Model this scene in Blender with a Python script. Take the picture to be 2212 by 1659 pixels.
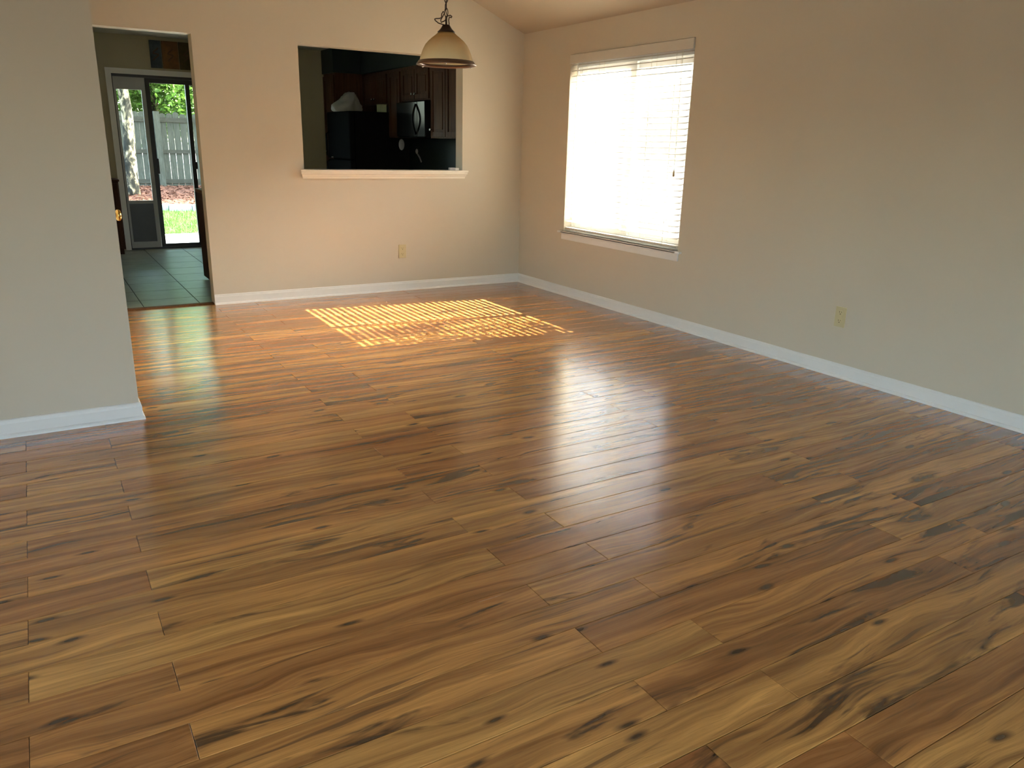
import bpy, bmesh, math, random
from mathutils import Vector, Matrix, noise as mn

# ------------------------------------------------------------------ clear
for o in list(bpy.data.objects):
    bpy.data.objects.remove(o, do_unlink=True)
SC = bpy.context.scene
COL = SC.collection
R = random.Random(7)

# ------------------------------------------------------------------ camera
cam_d = bpy.data.cameras.new('camera')
cam_d.sensor_width = 36.0
cam_d.sensor_fit = 'HORIZONTAL'
cam_d.lens = 36.0 * 1681.87 / 2212.0
cam_d.clip_start = 0.02
cam_d.clip_end = 500
cam = bpy.data.objects.new('camera', cam_d)
COL.objects.link(cam)
cam.location = (-4.18945, -6.81464, 1.34399)
cam.rotation_euler = (1.27307110, -0.0231649826, -0.539496806)
SC.camera = cam

# ------------------------------------------------------------------ world, sun, exposure
SUN_DIR = Vector((-1.0, 0.13, -0.78)).normalized()      # the way the light travels
w = bpy.data.worlds.new('world')
SC.world = w
w.use_nodes = True
nt = w.node_tree
nt.nodes.clear()
out = nt.nodes.new('ShaderNodeOutputWorld')
bg = nt.nodes.new('ShaderNodeBackground')
sky = nt.nodes.new('ShaderNodeTexSky')
sky.sky_type = 'NISHITA'
sky.sun_disc = False
sky.sun_elevation = math.radians(38)
sky.sun_rotation = math.atan2(-SUN_DIR.x, -SUN_DIR.y)
sky.air_density = 1.0
sky.dust_density = 3.5
sky.ozone_density = 0.6
bg.inputs['Strength'].default_value = 1.02
nt.links.new(sky.outputs[0], bg.inputs['Color'])
nt.links.new(bg.outputs[0], out.inputs['Surface'])

sun_d = bpy.data.lights.new('sun', 'SUN')
sun_d.energy = 17.0
sun_d.angle = math.radians(0.26)
sun_d.color = (1.0, 0.95, 0.86)
sun = bpy.data.objects.new('sun', sun_d)
COL.objects.link(sun)
sun.rotation_euler = SUN_DIR.to_track_quat('-Z', 'Y').to_euler()
sun.location = (12, -3, 12)

vs = SC.view_settings
vs.view_transform = 'Standard'
vs.look = 'None'
vs.gamma = 1.0
vs.use_curve_mapping = False
vs.exposure = 2.32
SC.cycles.max_bounces = 7
SC.cycles.glossy_bounces = 3


# ------------------------------------------------------------------ material helpers
class NT:
    def __init__(self, name):
        self.m = bpy.data.materials.new(name)
        self.m.use_nodes = True
        self.t = self.m.node_tree
        self.t.nodes.clear()
        self.out = self.n('ShaderNodeOutputMaterial')

    def n(self, typ, **kw):
        nd = self.t.nodes.new(typ)
        for k, v in kw.items():
            setattr(nd, k, v)
        return nd

    def l(self, a, b):
        self.t.links.new(a, b)

    def val(self, sock, v):
        if hasattr(v, 'links') or isinstance(v, bpy.types.NodeSocket):
            self.l(v, sock)
        else:
            sock.default_value = v

    def math(self, op, a, b=0.0, clamp=False):
        nd = self.n('ShaderNodeMath', operation=op, use_clamp=clamp)
        self.val(nd.inputs[0], a)
        self.val(nd.inputs[1], b)
        return nd.outputs[0]

    def vmath(self, op, a, b):
        nd = self.n('ShaderNodeVectorMath', operation=op)
        self.val(nd.inputs[0], a)
        self.val(nd.inputs[1], b)
        return nd.outputs[0]

    def noise(self, vec, scale, detail=4, rough=0.55, dist=0.0):
        nd = self.n('ShaderNodeTexNoise')
        self.l(vec, nd.inputs['Vector'])
        nd.inputs['Scale'].default_value = scale
        nd.inputs['Detail'].default_value = detail
        nd.inputs['Roughness'].default_value = rough
        nd.inputs['Distortion'].default_value = dist
        return nd.outputs['Fac']

    def ramp(self, fac, stops):
        nd = self.n('ShaderNodeValToRGB')
        e = nd.color_ramp.elements
        while len(e) < len(stops):
            e.new(0.5)
        for el, (p, c) in zip(e, stops):
            el.position = p
            el.color = c if len(c) == 4 else (*c, 1)
        self.l(fac, nd.inputs[0])
        return nd.outputs[0]

    def mix(self, fac, a, b, blend='MIX'):
        nd = self.n('ShaderNodeMix', data_type='RGBA', blend_type=blend)
        self.val(nd.inputs['Factor'], fac)
        for s, v in ((nd.inputs[6], a), (nd.inputs[7], b)):
            if isinstance(v, tuple):
                s.default_value = v if len(v) == 4 else (*v, 1)
            else:
                self.l(v, s)
        return nd.outputs[2]

    def bump(self, h, strength, dist=0.01):
        nd = self.n('ShaderNodeBump')
        nd.inputs['Strength'].default_value = strength
        nd.inputs['Distance'].default_value = dist
        self.l(h, nd.inputs['Height'])
        return nd.outputs[0]

    def bsdf(self, col, rough=0.5, metal=0.0, spec=0.5, normal=None, **kw):
        b = self.n('ShaderNodeBsdfPrincipled')
        if isinstance(col, tuple):
            b.inputs['Base Color'].default_value = (*col[:3], 1)
        else:
            self.l(col, b.inputs['Base Color'])
        self.val(b.inputs['Roughness'], rough)
        b.inputs['Metallic'].default_value = metal
        b.inputs['Specular IOR Level'].default_value = spec
        if normal is not None:
            self.l(normal, b.inputs['Normal'])
        for k, v in kw.items():
            b.inputs[k.replace('_', ' ')].default_value = v
        self.l(b.outputs[0], self.out.inputs['Surface'])
        return b

    def obj(self):
        return self.n('ShaderNodeTexCoord').outputs['Object']

    def geo(self):
        return self.n('ShaderNodeNewGeometry').outputs['Position']


def plain(name, col, rough=0.5, metal=0.0, spec=0.5, var=0.06, scale=14.0, bump=0.0):
    """a plain colour with a faint mottling so that no surface is perfectly even"""
    t = NT(name)
    v = t.geo()
    f = t.noise(v, scale, 3)
    lo = tuple(c * (1 - var) for c in col)
    hi = tuple(min(1, c * (1 + var)) for c in col)
    c = t.mix(f, lo, hi)
    nrm = t.bump(t.noise(v, scale * 12, 2), bump, 0.002) if bump else None
    t.bsdf(c, rough, metal, spec, nrm)
    return t.m


def paint(name, col, bump=0.12, rough=0.55):
    t = NT(name)
    v = t.geo()
    f = t.noise(v, 1.3, 3)
    c = t.mix(f, tuple(x * 0.97 for x in col), tuple(x * 1.03 for x in col))
    peel = t.noise(v, 150, 2, 0.5)
    nrm = t.bump(peel, bump, 0.0015)
    t.bsdf(c, rough, 0, 0.3, nrm)
    return t.m


def wood_floor(name):
    t = NT(name)
    oi = t.n('ShaderNodeObjectInfo')
    rnd = oi.outputs['Random']
    co = t.obj()
    r1 = t.math('MULTIPLY', rnd, 53.7)
    r2 = t.math('FRACT', t.math('MULTIPLY', rnd, 917.3))
    r3 = t.math('FRACT', t.math('MULTIPLY', rnd, 3571.1))
    comb = t.n('ShaderNodeCombineXYZ')
    t.l(r1, comb.inputs[0])
    t.l(t.math('MULTIPLY', r2, 31.0), comb.inputs[1])
    t.l(t.math('MULTIPLY', r3, 19.0), comb.inputs[2])
    v = t.vmath('ADD', co, comb.outputs[0])
    # slow warp so that the grain wanders
    warp = t.n('ShaderNodeTexNoise')
    t.l(t.vmath('MULTIPLY', v, (1.6, 4.0, 1)), warp.inputs['Vector'])
    warp.inputs['Scale'].default_value = 1.2
    warp.inputs['Detail'].default_value = 2
    wv = t.vmath('MULTIPLY', t.vmath('SUBTRACT', warp.outputs['Color'], (0.5, 0.5, 0.5)), (0.10, 0.10, 0.0))
    v2 = t.vmath('ADD', v, wv)
    broad = t.noise(t.vmath('MULTIPLY', v2, (0.62, 13.0, 1)), 1.2, 4, 0.55, 0.5)
    grain = t.noise(t.vmath('MULTIPLY', v2, (1.0, 30.0, 1)), 2.4, 8, 0.66, 0.3)
    fine = t.noise(t.vmath('MULTIPLY', v2, (5.0, 170.0, 1)), 2.0, 3, 0.6)
    tone = t.ramp(r2, [(0.0, (0.480, 0.196, 0.053)), (0.4, (0.555, 0.246, 0.066)), (0.75, (0.620, 0.300, 0.080)), (1.0, (0.670, 0.342, 0.094))])
    dark_t = t.mix(1.0, tone, (0.46, 0.38, 0.35), 'MULTIPLY')
    lite_t = t.mix(1.0, tone, (1.26, 1.26, 1.20), 'MULTIPLY')
    c = t.mix(t.ramp(broad, [(0.33, (0, 0, 0)), (0.66, (1, 1, 1))]), dark_t, lite_t)
    g = t.ramp(grain, [(0.34, (0.70, 0.66, 0.62)), (0.62, (1.08, 1.06, 1.03))])
    c = t.mix(0.9, c, g, 'MULTIPLY')
    # long smoky dark streaks
    st = t.noise(t.vmath('MULTIPLY', v2, (1.9, 13.0, 1)), 1.15, 4, 0.58, 0.9)
    gate = t.noise(t.vmath('MULTIPLY', v, (1.3, 3.0, 1)), 1.0, 1, 0.5)
    stm = t.math('ADD', st, t.math('MULTIPLY', gate, 0.38))
    smask = t.ramp(stm, [(0.785, (0, 0, 0)), (0.90, (1, 1, 1))])
    c = t.mix(t.math('MULTIPLY', smask, 0.86), c, (0.030, 0.017, 0.011))
    # thin dark lines that follow the grain
    ln = t.noise(t.vmath('MULTIPLY', v2, (0.9, 34.0, 1)), 1.25, 3, 0.55, 0.5)
    lg = t.noise(t.vmath('MULTIPLY', v, (1.1, 5.0, 3)), 1.4, 1, 0.5)
    lm = t.ramp(t.math('ADD', ln, t.math('MULTIPLY', lg, 0.30)), [(0.76, (0, 0, 0)), (0.84, (1, 1, 1))])
    c = t.mix(t.math('MULTIPLY', lm, 0.62), c, (0.055, 0.026, 0.014))
    # knots
    kv = t.n('ShaderNodeTexVoronoi', voronoi_dimensions='2D', feature='F1')
    t.l(t.vmath('MULTIPLY', v2, (1.9, 6.5, 1)), kv.inputs['Vector'])
    kv.inputs['Scale'].default_value = 1.35
    kn = t.ramp(kv.outputs['Distance'], [(0.035, (1, 1, 1)), (0.12, (0, 0, 0))])
    sep = t.n('ShaderNodeSeparateColor')
    t.l(kv.outputs['Color'], sep.inputs[0])
    kgate = t.math('GREATER_THAN', sep.outputs[0], 0.66)
    c = t.mix(t.math('MULTIPLY', t.math('MULTIPLY', kn, kgate), 0.9), c, (0.026, 0.014, 0.010))
    # pores
    c = t.mix(t.ramp(fine, [(0.56, (0, 0, 0)), (0.72, (0.32, 0.32, 0.32))]), c, (0.06, 0.030, 0.014))
    h = t.math('ADD', t.math('MULTIPLY', grain, 0.6), t.math('MULTIPLY', fine, 0.4))
    nrm = t.bump(h, 0.055, 0.004)
    rough = t.math('ADD', t.math('MULTIPLY', grain, 0.10), 0.205)
    t.bsdf(c, rough, 0, 0.75, nrm, Coat_Weight=0.75, Coat_Roughness=0.17)
    return t.m


def cabinet_wood(name, a, b):
    t = NT(name)
    v = t.geo()
    g = t.noise(t.vmath('MULTIPLY', v, (14, 14, 1.2)), 2.4, 6, 0.6, 0.4)
    c = t.mix(t.ramp(g, [(0.3, (0, 0, 0)), (0.7, (1, 1, 1))]), a, b)
    t.bsdf(c, 0.6, 0, 0.10, t.bump(g, 0.05, 0.003))
    return t.m


def thin_glass(name, tint=(0.96, 0.98, 0.97)):
    t = NT(name)
    tr = t.n('ShaderNodeBsdfTransparent')
    tr.inputs[0].default_value = (*tint, 1)
    gl = t.n('ShaderNodeBsdfGlossy')
    gl.inputs['Roughness'].default_value = 0.01
    fr = t.n('ShaderNodeFresnel')
    fr.inputs[0].default_value = 1.45
    mx = t.n('ShaderNodeMixShader')
    t.l(t.math('MULTIPLY', fr.outputs[0], 0.9), mx.inputs[0])
    t.l(tr.outputs[0], mx.inputs[1])
    t.l(gl.outputs[0], mx.inputs[2])
    t.l(mx.outputs[0], t.out.inputs['Surface'])
    return t.m


def screen_mat(name, open_frac=0.77):
    t = NT(name)
    tr = t.n('ShaderNodeBsdfTransparent')
    df = t.n('ShaderNodeBsdfDiffuse')
    f = t.noise(t.geo(), 300, 1)
    t.l(t.mix(f, (0.20, 0.20, 0.19), (0.26, 0.26, 0.25)), df.inputs[0])
    mx = t.n('ShaderNodeMixShader')
    mx.inputs[0].default_value = 1 - open_frac
    t.l(tr.outputs[0], mx.inputs[1])
    t.l(df.outputs[0], mx.inputs[2])
    t.l(mx.outputs[0], t.out.inputs['Surface'])
    return t.m


def translucent(name, col, amount=0.3, rough=0.4, var=0.05, vcol=None):
    t = NT(name)
    b = t.n('ShaderNodeBsdfPrincipled')
    f = t.noise(t.geo(), 9, 3)
    if vcol is None:
        c = t.mix(f, tuple(x * (1 - var) for x in col), tuple(min(1, x * (1 + var)) for x in col))
    else:
        c = t.mix(t.noise(t.geo(), 2.2, 3), col, vcol)
    t.l(c, b.inputs['Base Color'])
    b.inputs['Roughness'].default_value = rough
    tl = t.n('ShaderNodeBsdfTranslucent')
    t.l(c, tl.inputs[0])
    mx = t.n('ShaderNodeMixShader')
    mx.inputs[0].default_value = amount
    t.l(b.outputs[0], mx.inputs[1])
    t.l(tl.outputs[0], mx.inputs[2])
    t.l(mx.outputs[0], t.out.inputs['Surface'])
    return t.m


def mottled(name, stops, scale, detail=5, rough=0.9, stretch=(1, 1, 1), bump=0.3, dist=0.0):
    t = NT(name)
    v = t.vmath('MULTIPLY', t.geo(), stretch)
    f = t.noise(v, scale, detail, 0.65, dist)
    t.bsdf(t.ramp(f, stops), rough, 0, 0.2, t.bump(f, bump, 0.02))
    return t.m


M = {}
M['wall'] = paint('wall_paint', (0.59, 0.522, 0.408))
M['ceiling'] = paint('ceiling_paint', (0.49, 0.425, 0.33), 0.3)
M['olive'] = paint('olive_paint', (0.43, 0.37, 0.235))
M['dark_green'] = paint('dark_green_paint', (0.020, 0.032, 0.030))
M['white_trim'] = plain('white_trim_paint', (0.77, 0.755, 0.71), 0.32, var=0.02)
M['cream_trim'] = plain('cream_trim_paint', (0.78, 0.73, 0.62), 0.38, var=0.02)
M['floor'] = wood_floor('laminate_wood')
M['underlay'] = plain('dark_underlay', (0.05, 0.035, 0.025), 0.9)
M['slat'] = translucent('faux_wood_slat', (0.64, 0.60, 0.52), 0.04, 0.4)
M['vinyl'] = plain('white_vinyl', (0.78, 0.78, 0.76), 0.35, var=0.02)
M['cord'] = plain('cord', (0.72, 0.69, 0.60), 0.8)
M['tassel'] = plain('tassel_wood', (0.42, 0.30, 0.16), 0.5)
M['glass'] = thin_glass('window_glass')
M['slider_glass'] = thin_glass('tinted_slider_glass', (0.74, 0.79, 0.77))
M['screen'] = screen_mat('insect_screen')
M['bronze'] = plain('oil_rubbed_bronze', (0.050, 0.030, 0.020), 0.38, 0.6)
M['rim'] = plain('bronze_rim', (0.13, 0.070, 0.048), 0.30, 0.5)
def alabaster(name):
    t = NT(name)
    sep = t.n('ShaderNodeSeparateXYZ')
    t.l(t.geo(), sep.inputs[0])
    h = t.math('SUBTRACT', sep.outputs[2], 1.792)
    hn = t.math('ADD', t.math('MULTIPLY', h, 5.6), t.math('MULTIPLY', t.noise(t.geo(), 11, 4, 0.6, 0.8), 0.25))
    c = t.ramp(hn, [(0.25, (0.90, 0.82, 0.58)), (0.62, (0.84, 0.70, 0.42)), (0.95, (0.70, 0.49, 0.21))])
    b = t.n('ShaderNodeBsdfPrincipled')
    t.l(c, b.inputs['Base Color'])
    b.inputs['Roughness'].default_value = 0.25
    tl = t.n('ShaderNodeBsdfTranslucent')
    t.l(c, tl.inputs[0])
    mx = t.n('ShaderNodeMixShader')
    mx.inputs[0].default_value = 0.36
    t.l(b.outputs[0], mx.inputs[1])
    t.l(tl.outputs[0], mx.inputs[2])
    t.l(mx.outputs[0], t.out.inputs['Surface'])
    return t.m


M['shade'] = alabaster('alabaster_glass')
M['chrome'] = plain('brushed_nickel', (0.62, 0.62, 0.60), 0.25, 1.0)
M['almond'] = plain('almond_plastic', (0.56, 0.48, 0.27), 0.4, var=0.03)
M['slot'] = plain('slot_dark', (0.06, 0.045, 0.02), 0.7)
M['brass'] = plain('polished_brass', (0.80, 0.52, 0.16), 0.15, 1.0)
M['dark_frame'] = plain('dark_bronze_aluminium', (0.016, 0.015, 0.016), 0.4)
M['tile'] = mottled('stone_tile', [(0.3, (0.20, 0.20, 0.145)), (0.7, (0.28, 0.275, 0.20))], 6, 5, 0.33, bump=0.02)
M['grout'] = plain('dark_grout', (0.045, 0.042, 0.032), 0.9)
M['cabinet'] = cabinet_wood('cherry_cabinet', (0.060, 0.024, 0.012), (0.115, 0.050, 0.024))
M['dark_cabinet'] = cabinet_wood('dark_brown_wood', (0.045, 0.016, 0.010), (0.085, 0.032, 0.018))
M['black_gloss'] = plain('black_gloss', (0.010, 0.010, 0.011), 0.10, spec=0.07)
M['black_satin'] = plain('black_satin', (0.012, 0.012, 0.012), 0.6, spec=0.0, bump=0.2)
M['bag'] = translucent('white_plastic_bag', (0.5, 0.5, 0.46), 0.2, 0.4)
M['note'] = plain('pale_yellow_card', (0.55, 0.60, 0.33), 0.7)
M['grey_item'] = plain('pale_grey_ceramic', (0.46, 0.43, 0.43), 0.4)
M['threshold'] = cabinet_wood('threshold_wood', (0.10, 0.045, 0.018), (0.17, 0.08, 0.03))
M['canvas_blue'] = mottled('canvas_blue', [(0.3, (0.045, 0.055, 0.068)), (0.7, (0.10, 0.12, 0.14))], 16, 5, 0.8)
M['canvas_brown'] = mottled('canvas_brown', [(0.3, (0.13, 0.065, 0.025)), (0.7, (0.24, 0.115, 0.04))], 12, 5, 0.8)
M['canvas_olive'] = mottled('canvas_olive', [(0.3, (0.05, 0.042, 0.016)), (0.7, (0.10, 0.07, 0.028))], 12, 5, 0.8)
M['canvas_mark'] = plain('canvas_mark', (0.10, 0.045, 0.02), 0.8)
M['flap'] = plain('smoked_flap', (0.030, 0.028, 0.027), 0.35)
M['panel_white'] = plain('pet_panel_metal', (0.42, 0.42, 0.40), 0.5)
M['concrete'] = mottled('patio_concrete', [(0.3, (0.50, 0.49, 0.45)), (0.7, (0.62, 0.61, 0.57))], 5, 5, 0.9, bump=0.05)
M['lawn'] = mottled('lawn_soil', [(0.3, (0.03, 0.06, 0.014)), (0.7, (0.07, 0.12, 0.03))], 5)
M['grass'] = translucent('grass_blade', (0.045, 0.12, 0.012), 0.35, 0.6, vcol=(0.11, 0.19, 0.035))
M['mulch'] = mottled('bark_mulch', [(0.25, (0.05, 0.024, 0.016)), (0.55, (0.16, 0.070, 0.045)), (0.8, (0.30, 0.17, 0.12))], 22, 6, 0.95)
M['block'] = mottled('edging_block', [(0.3, (0.30, 0.33, 0.34)), (0.7, (0.44, 0.46, 0.46))], 12, 5)
M['fence'] = mottled('weathered_fence', [(0.25, (0.042, 0.045, 0.036)), (0.55, (0.072, 0.077, 0.062)), (0.8, (0.108, 0.112, 0.094))], 5, 6, 0.95, (7, 7, 1.0))
M['fence_rail'] = mottled('weathered_shaded_rail', [(0.25, (0.034, 0.034, 0.026)), (0.55, (0.054, 0.054, 0.043)), (0.8, (0.078, 0.077, 0.063))], 5, 6, 0.95, (1, 7, 7))  # weathered wood, darkened in the colour to stand in for shading on the rails
M['bark'] = mottled('mottled_sunlit_bark', [(0.40, (0.018, 0.018, 0.014)), (0.50, (0.040, 0.037, 0.028)), (0.56, (0.22, 0.18, 0.11)), (0.70, (0.52, 0.46, 0.34))], 9, 6, 0.9, (1, 1, 0.5), 0.6, 0.6)  # bark mottling, contrast raised so pale spots imitate sunlit patches
M['leaf'] = translucent('leaf', (0.05, 0.15, 0.018), 0.45, 0.5, vcol=(0.17, 0.29, 0.045))
M['slope_pale'] = mottled('pale_added_slope', [(0.3, (0.40, 0.36, 0.25)), (0.7, (0.52, 0.47, 0.34))], 0.2)  # pale tone for the added slope that whitens the horizon
M['far_ground'] = mottled('far_ground', [(0.3, (0.11, 0.105, 0.08)), (0.7, (0.16, 0.15, 0.12))], 0.6)


# ------------------------------------------------------------------ mesh helpers
def bm_box(bm, x0, x1, y0, y1, z0, z1, bevel=0.0):
    vs_ = [bm.verts.new(p) for p in ((x0, y0, z0), (x1, y0, z0), (x1, y1, z0), (x0, y1, z0),
                                     (x0, y0, z1), (x1, y0, z1), (x1, y1, z1), (x0, y1, z1))]
    fs = [bm.faces.new([vs_[i] for i in f]) for f in ((0, 3, 2, 1), (4, 5, 6, 7), (0, 1, 5, 4),
                                                      (1, 2, 6, 5), (2, 3, 7, 6), (3, 0, 4, 7))]
    if bevel > 0:
        es = list({e for f in fs for e in f.edges})
        bmesh.ops.bevel(bm, geom=es, offset=bevel, segments=2, affect='EDGES', profile=0.5)


def bm_prism(bm, prof, a0, a1, axis='x', sign=1):
    """prof: list of 2D points extruded between a0 and a1; axis x: (y,z), y: (x,z), z: (x,y)"""
    def P(a, p):
        return {'x': (a, p[0], p[1]), 'y': (p[0], a, p[1]), 'z': (p[0], p[1], a)}[axis]
    A = [bm.verts.new(P(a0, p)) for p in prof]
    B = [bm.verts.new(P(a1, p)) for p in prof]
    n = len(prof)
    fs = [bm.faces.new(A), bm.faces.new(B)]
    for i in range(n):
        fs.append(bm.faces.new((A[i], A[(i + 1) % n], B[(i + 1) % n], B[i])))
    bmesh.ops.recalc_face_normals(bm, faces=fs)


def bm_lathe(bm, prof, c, seg=40, close=False):
    """prof: list of (r, z), revolved about the vertical through c"""
    rings = []
    for r, z in prof:
        rings.append([bm.verts.new((c[0] + r * math.cos(2 * math.pi * i / seg), c[1] + r * math.sin(2 * math.pi * i / seg), c[2] + z)) for i in range(seg)])
    fs = []
    pairs = list(zip(rings, rings[1:])) + ([(rings[-1], rings[0])] if close else [])
    for a, b in pairs:
        for i in range(seg):
            fs.append(bm.faces.new((a[i], a[(i + 1) % seg], b[(i + 1) % seg], b[i])))
    if not close:
        for ring in (rings[0], rings[-1]):
            fs.append(bm.faces.new(ring))
    bmesh.ops.recalc_face_normals(bm, faces=fs)


def bm_tube(bm, pts, r, seg=8, caps=True):
    pts = [Vector(p) for p in pts]
    rings = []
    up = Vector((0, 0, 1))
    prev = None
    for i, p in enumerate(pts):
        t = (pts[min(i + 1, len(pts) - 1)] - pts[max(i - 1, 0)]).normalized()
        if prev is None:
            a = t.cross(up)
            if a.length < 1e-4:
                a = t.cross(Vector((1, 0, 0)))
        else:
            a = prev - t * prev.dot(t)
        a.normalize()
        prev = a
        b = t.cross(a)
        rr = r[i] if isinstance(r, (list, tuple)) else r
        rings.append([bm.verts.new(p + (a * math.cos(2 * math.pi * k / seg) + b * math.sin(2 * math.pi * k / seg)) * rr) for k in range(seg)])
    fs = []
    for A, B in zip(rings, rings[1:]):
        for k in range(seg):
            fs.append(bm.faces.new((A[k], A[(k + 1) % seg], B[(k + 1) % seg], B[k])))
    if caps:
        fs.append(bm.faces.new(rings[0]))
        fs.append(bm.faces.new(rings[-1]))
    bmesh.ops.recalc_face_normals(bm, faces=fs)


def obj(name, bm, mat, parent=None, smooth=False, origin=None):
    me = bpy.data.meshes.new(name)
    if origin is not None:
        bmesh.ops.translate(bm, verts=bm.verts, vec=-Vector(origin))
    bm.to_mesh(me)
    bm.free()
    me.materials.append(M[mat] if isinstance(mat, str) else mat)
    if smooth:
        for pl in me.polygons:
            pl.use_smooth = True
    o = bpy.data.objects.new(name, me)
    COL.objects.link(o)
    if origin is not None:
        o.location = origin
    if parent is not None:
        o.parent = parent
        # parents are empties or meshes without rotation or scale, so only the shift is undone
        o.location = Vector(o.location) - world_loc(parent)
    return o


def world_loc(o):
    v = Vector(o.location)
    while o.parent is not None:
        o = o.parent
        v += Vector(o.location)
    return v


def box(name, mat, x0, x1, y0, y1, z0, z1, parent=None, bevel=0.0):
    bm = bmesh.new()
    bm_box(bm, x0, x1, y0, y1, z0, z1, bevel)
    return obj(name, bm, mat, parent)


def thing(name, label, cat, loc, group=None):
    o = bpy.data.objects.new(name, None)
    o.empty_display_size = 0.1
    COL.objects.link(o)
    o.location = loc
    return tag(o, label, cat, group)


def tag(o, label=None, cat=None, group=None, kind=None):
    if label:
        o['label'] = label
    if cat:
        o['category'] = cat
    if group:
        o['group'] = group
    if kind:
        o['kind'] = kind
    return o


def struct(o, label=None):
    return tag(o, label, None, None, 'structure')


def root(name, loc=(0, 0, 0), label=None):
    o = bpy.data.objects.new(name, None)
    COL.objects.link(o)
    o.location = loc
    return struct(o, label)


# ------------------------------------------------------------------ the room: sizes
WT = 0.131                        # thickness of the far wall
HC = 2.3486                       # ceiling height at the right wall
SL = 0.42                         # slope of the vaulted ceiling
XR = -4.0                         # ridge
XL = -8.0                         # left outer wall
YB = -9.3                         # wall behind the camera
PX, PY = -3.8705, -2.7434         # corner of the partition
KY = 3.87                         # kitchen back wall
KZ = 2.46                         # kitchen ceiling


def zc(x):
    return HC + SL * (-x if x > XR else (x - 2 * XR))


# floor ------------------------------------------------------------
fl = box('floor', 'underlay', XL, 0.0, YB, 0.03, -0.12, -0.0082)
struct(fl, 'golden brown hand-scraped laminate plank floor with dark knots')
ROW = 0.13333
PLK = 1.367
Y_REF = -2.837


def plank_mesh(name, L, W):
    g, b, d = 0.0006, 0.0015, 0.008
    hx, hy = L / 2 - g, W / 2 - g
    v = []
    for (sx, sy) in ((-1, -1), (1, -1), (1, 1), (-1, 1)):
        v.append((sx * (hx - b), sy * (hy - b), 0))
    for (sx, sy) in ((-1, -1), (1, -1), (1, 1), (-1, 1)):
        v.append((sx * hx, sy * hy, -b * 0.8))
    for (sx, sy) in ((-1, -1), (1, -1), (1, 1), (-1, 1)):
        v.append((sx * hx, sy * hy, -d))
    f = [(0, 1, 2, 3), (11, 10, 9, 8)]
    for i in range(4):
        j = (i + 1) % 4
        f += [(4 + i, 4 + j, j, i), (8 + i, 8 + j, 4 + j, 4 + i)]
    me = bpy.data.meshes.new(name)
    me.from_pydata(v, [], f)
    me.materials.append(M['floor'])
    return me


plank_cache = {}
far_planks = []
rows = []
j = -22
while Y_REF - ROW * j > YB:
    y1 = min(0.02, Y_REF - ROW * j)
    y0 = max(YB, Y_REF - ROW * (j + 1))
    if y1 - y0 > 0.01:
        rows.append((j, y0, y1))
    j += 1
for j, y0, y1 in rows:
    ends = [(-1.627 if j % 2 == 0 else -1.298) - PLK * k for k in range(-2, 7)]
    ends = sorted(ends)
    xmin = PX - 0.05 if y0 > PY + 0.05 else XL
    cuts = [xmin] + [e for e in ends if xmin + 0.03 < e < -0.03] + [0.0]
    for a, b in zip(cuts, cuts[1:]):
        yc, xc, L, W = (y0 + y1) / 2, (a + b) / 2, b - a, y1 - y0
        if y1 < -6.45 or b < -4.75:
            far_planks.append((xc, yc, L, W))
            continue
        key = (round(L, 3), round(W, 4))
        if key not in plank_cache:
            plank_cache[key] = plank_mesh('plank', L, W)
        o = bpy.data.objects.new('plank', plank_cache[key])
        COL.objects.link(o)
        o.parent = fl
        o.location = (xc, yc, 0)
bm = bmesh.new()
for xc, yc, L, W in far_planks:
    g = 0.0006
    bm_box(bm, xc - L / 2 + g, xc + L / 2 - g, yc - W / 2 + g, yc + W / 2 - g, -0.008, 0)
tag(obj('plank_field', bm, 'floor', fl), kind='stuff')

# walls ------------------------------------------------------------
PX0, PX1, PZ0, PZ1 = -2.169, -0.6528, 1.085, 2.0945      # pass-through
DX0, DX1, DZ = -3.80, -2.988, 2.1035                      # doorway
WY0, WY1, WZ0, WZ1 = -2.324, -0.785, 0.578, 2.1075        # window


def wall_far():
    bm = bmesh.new()
    xs = [XL - 0.15, XR, DX0, DX1, PX0, PX1, 0.0]
    for a, b in zip(xs, xs[1:]):
        def pr(z0a, z0b, z1a, z1b):
            bm_prism(bm, [(a, z0a), (b, z0b), (b, z1b), (a, z1a)], 0.0, WT, 'y')
        ta, tb = zc(a), zc(b)
        if a == DX0:
            pr(DZ, DZ, ta, tb)
        elif a == PX0:
            pr(-0.1, -0.1, PZ0, PZ0)
            pr(PZ1, PZ1, ta, tb)
        else:
            pr(-0.1, -0.1, ta, tb)
    bmesh.ops.remove_doubles(bm, verts=bm.verts, dist=1e-5)
    return obj('wall_far', bm, 'wall')


struct(wall_far(), 'beige painted far wall with pass-through and doorway')


def wall_right():
    bm = bmesh.new()
    t = 0.16
    top = 2.6
    bm_box(bm, 0, t, YB - 0.15, WY0, -0.15, top)
    bm_box(bm, 0, t, WY1, KY + 0.13, -0.15, top)
    bm_box(bm, 0, t, WY0, WY1, -0.15, WZ0)
    bm_box(bm, 0, t, WY0, WY1, WZ1, top)
    return obj('wall_right', bm, 'wall')


struct(wall_right(), 'beige painted right wall with the blind-covered window')


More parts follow.
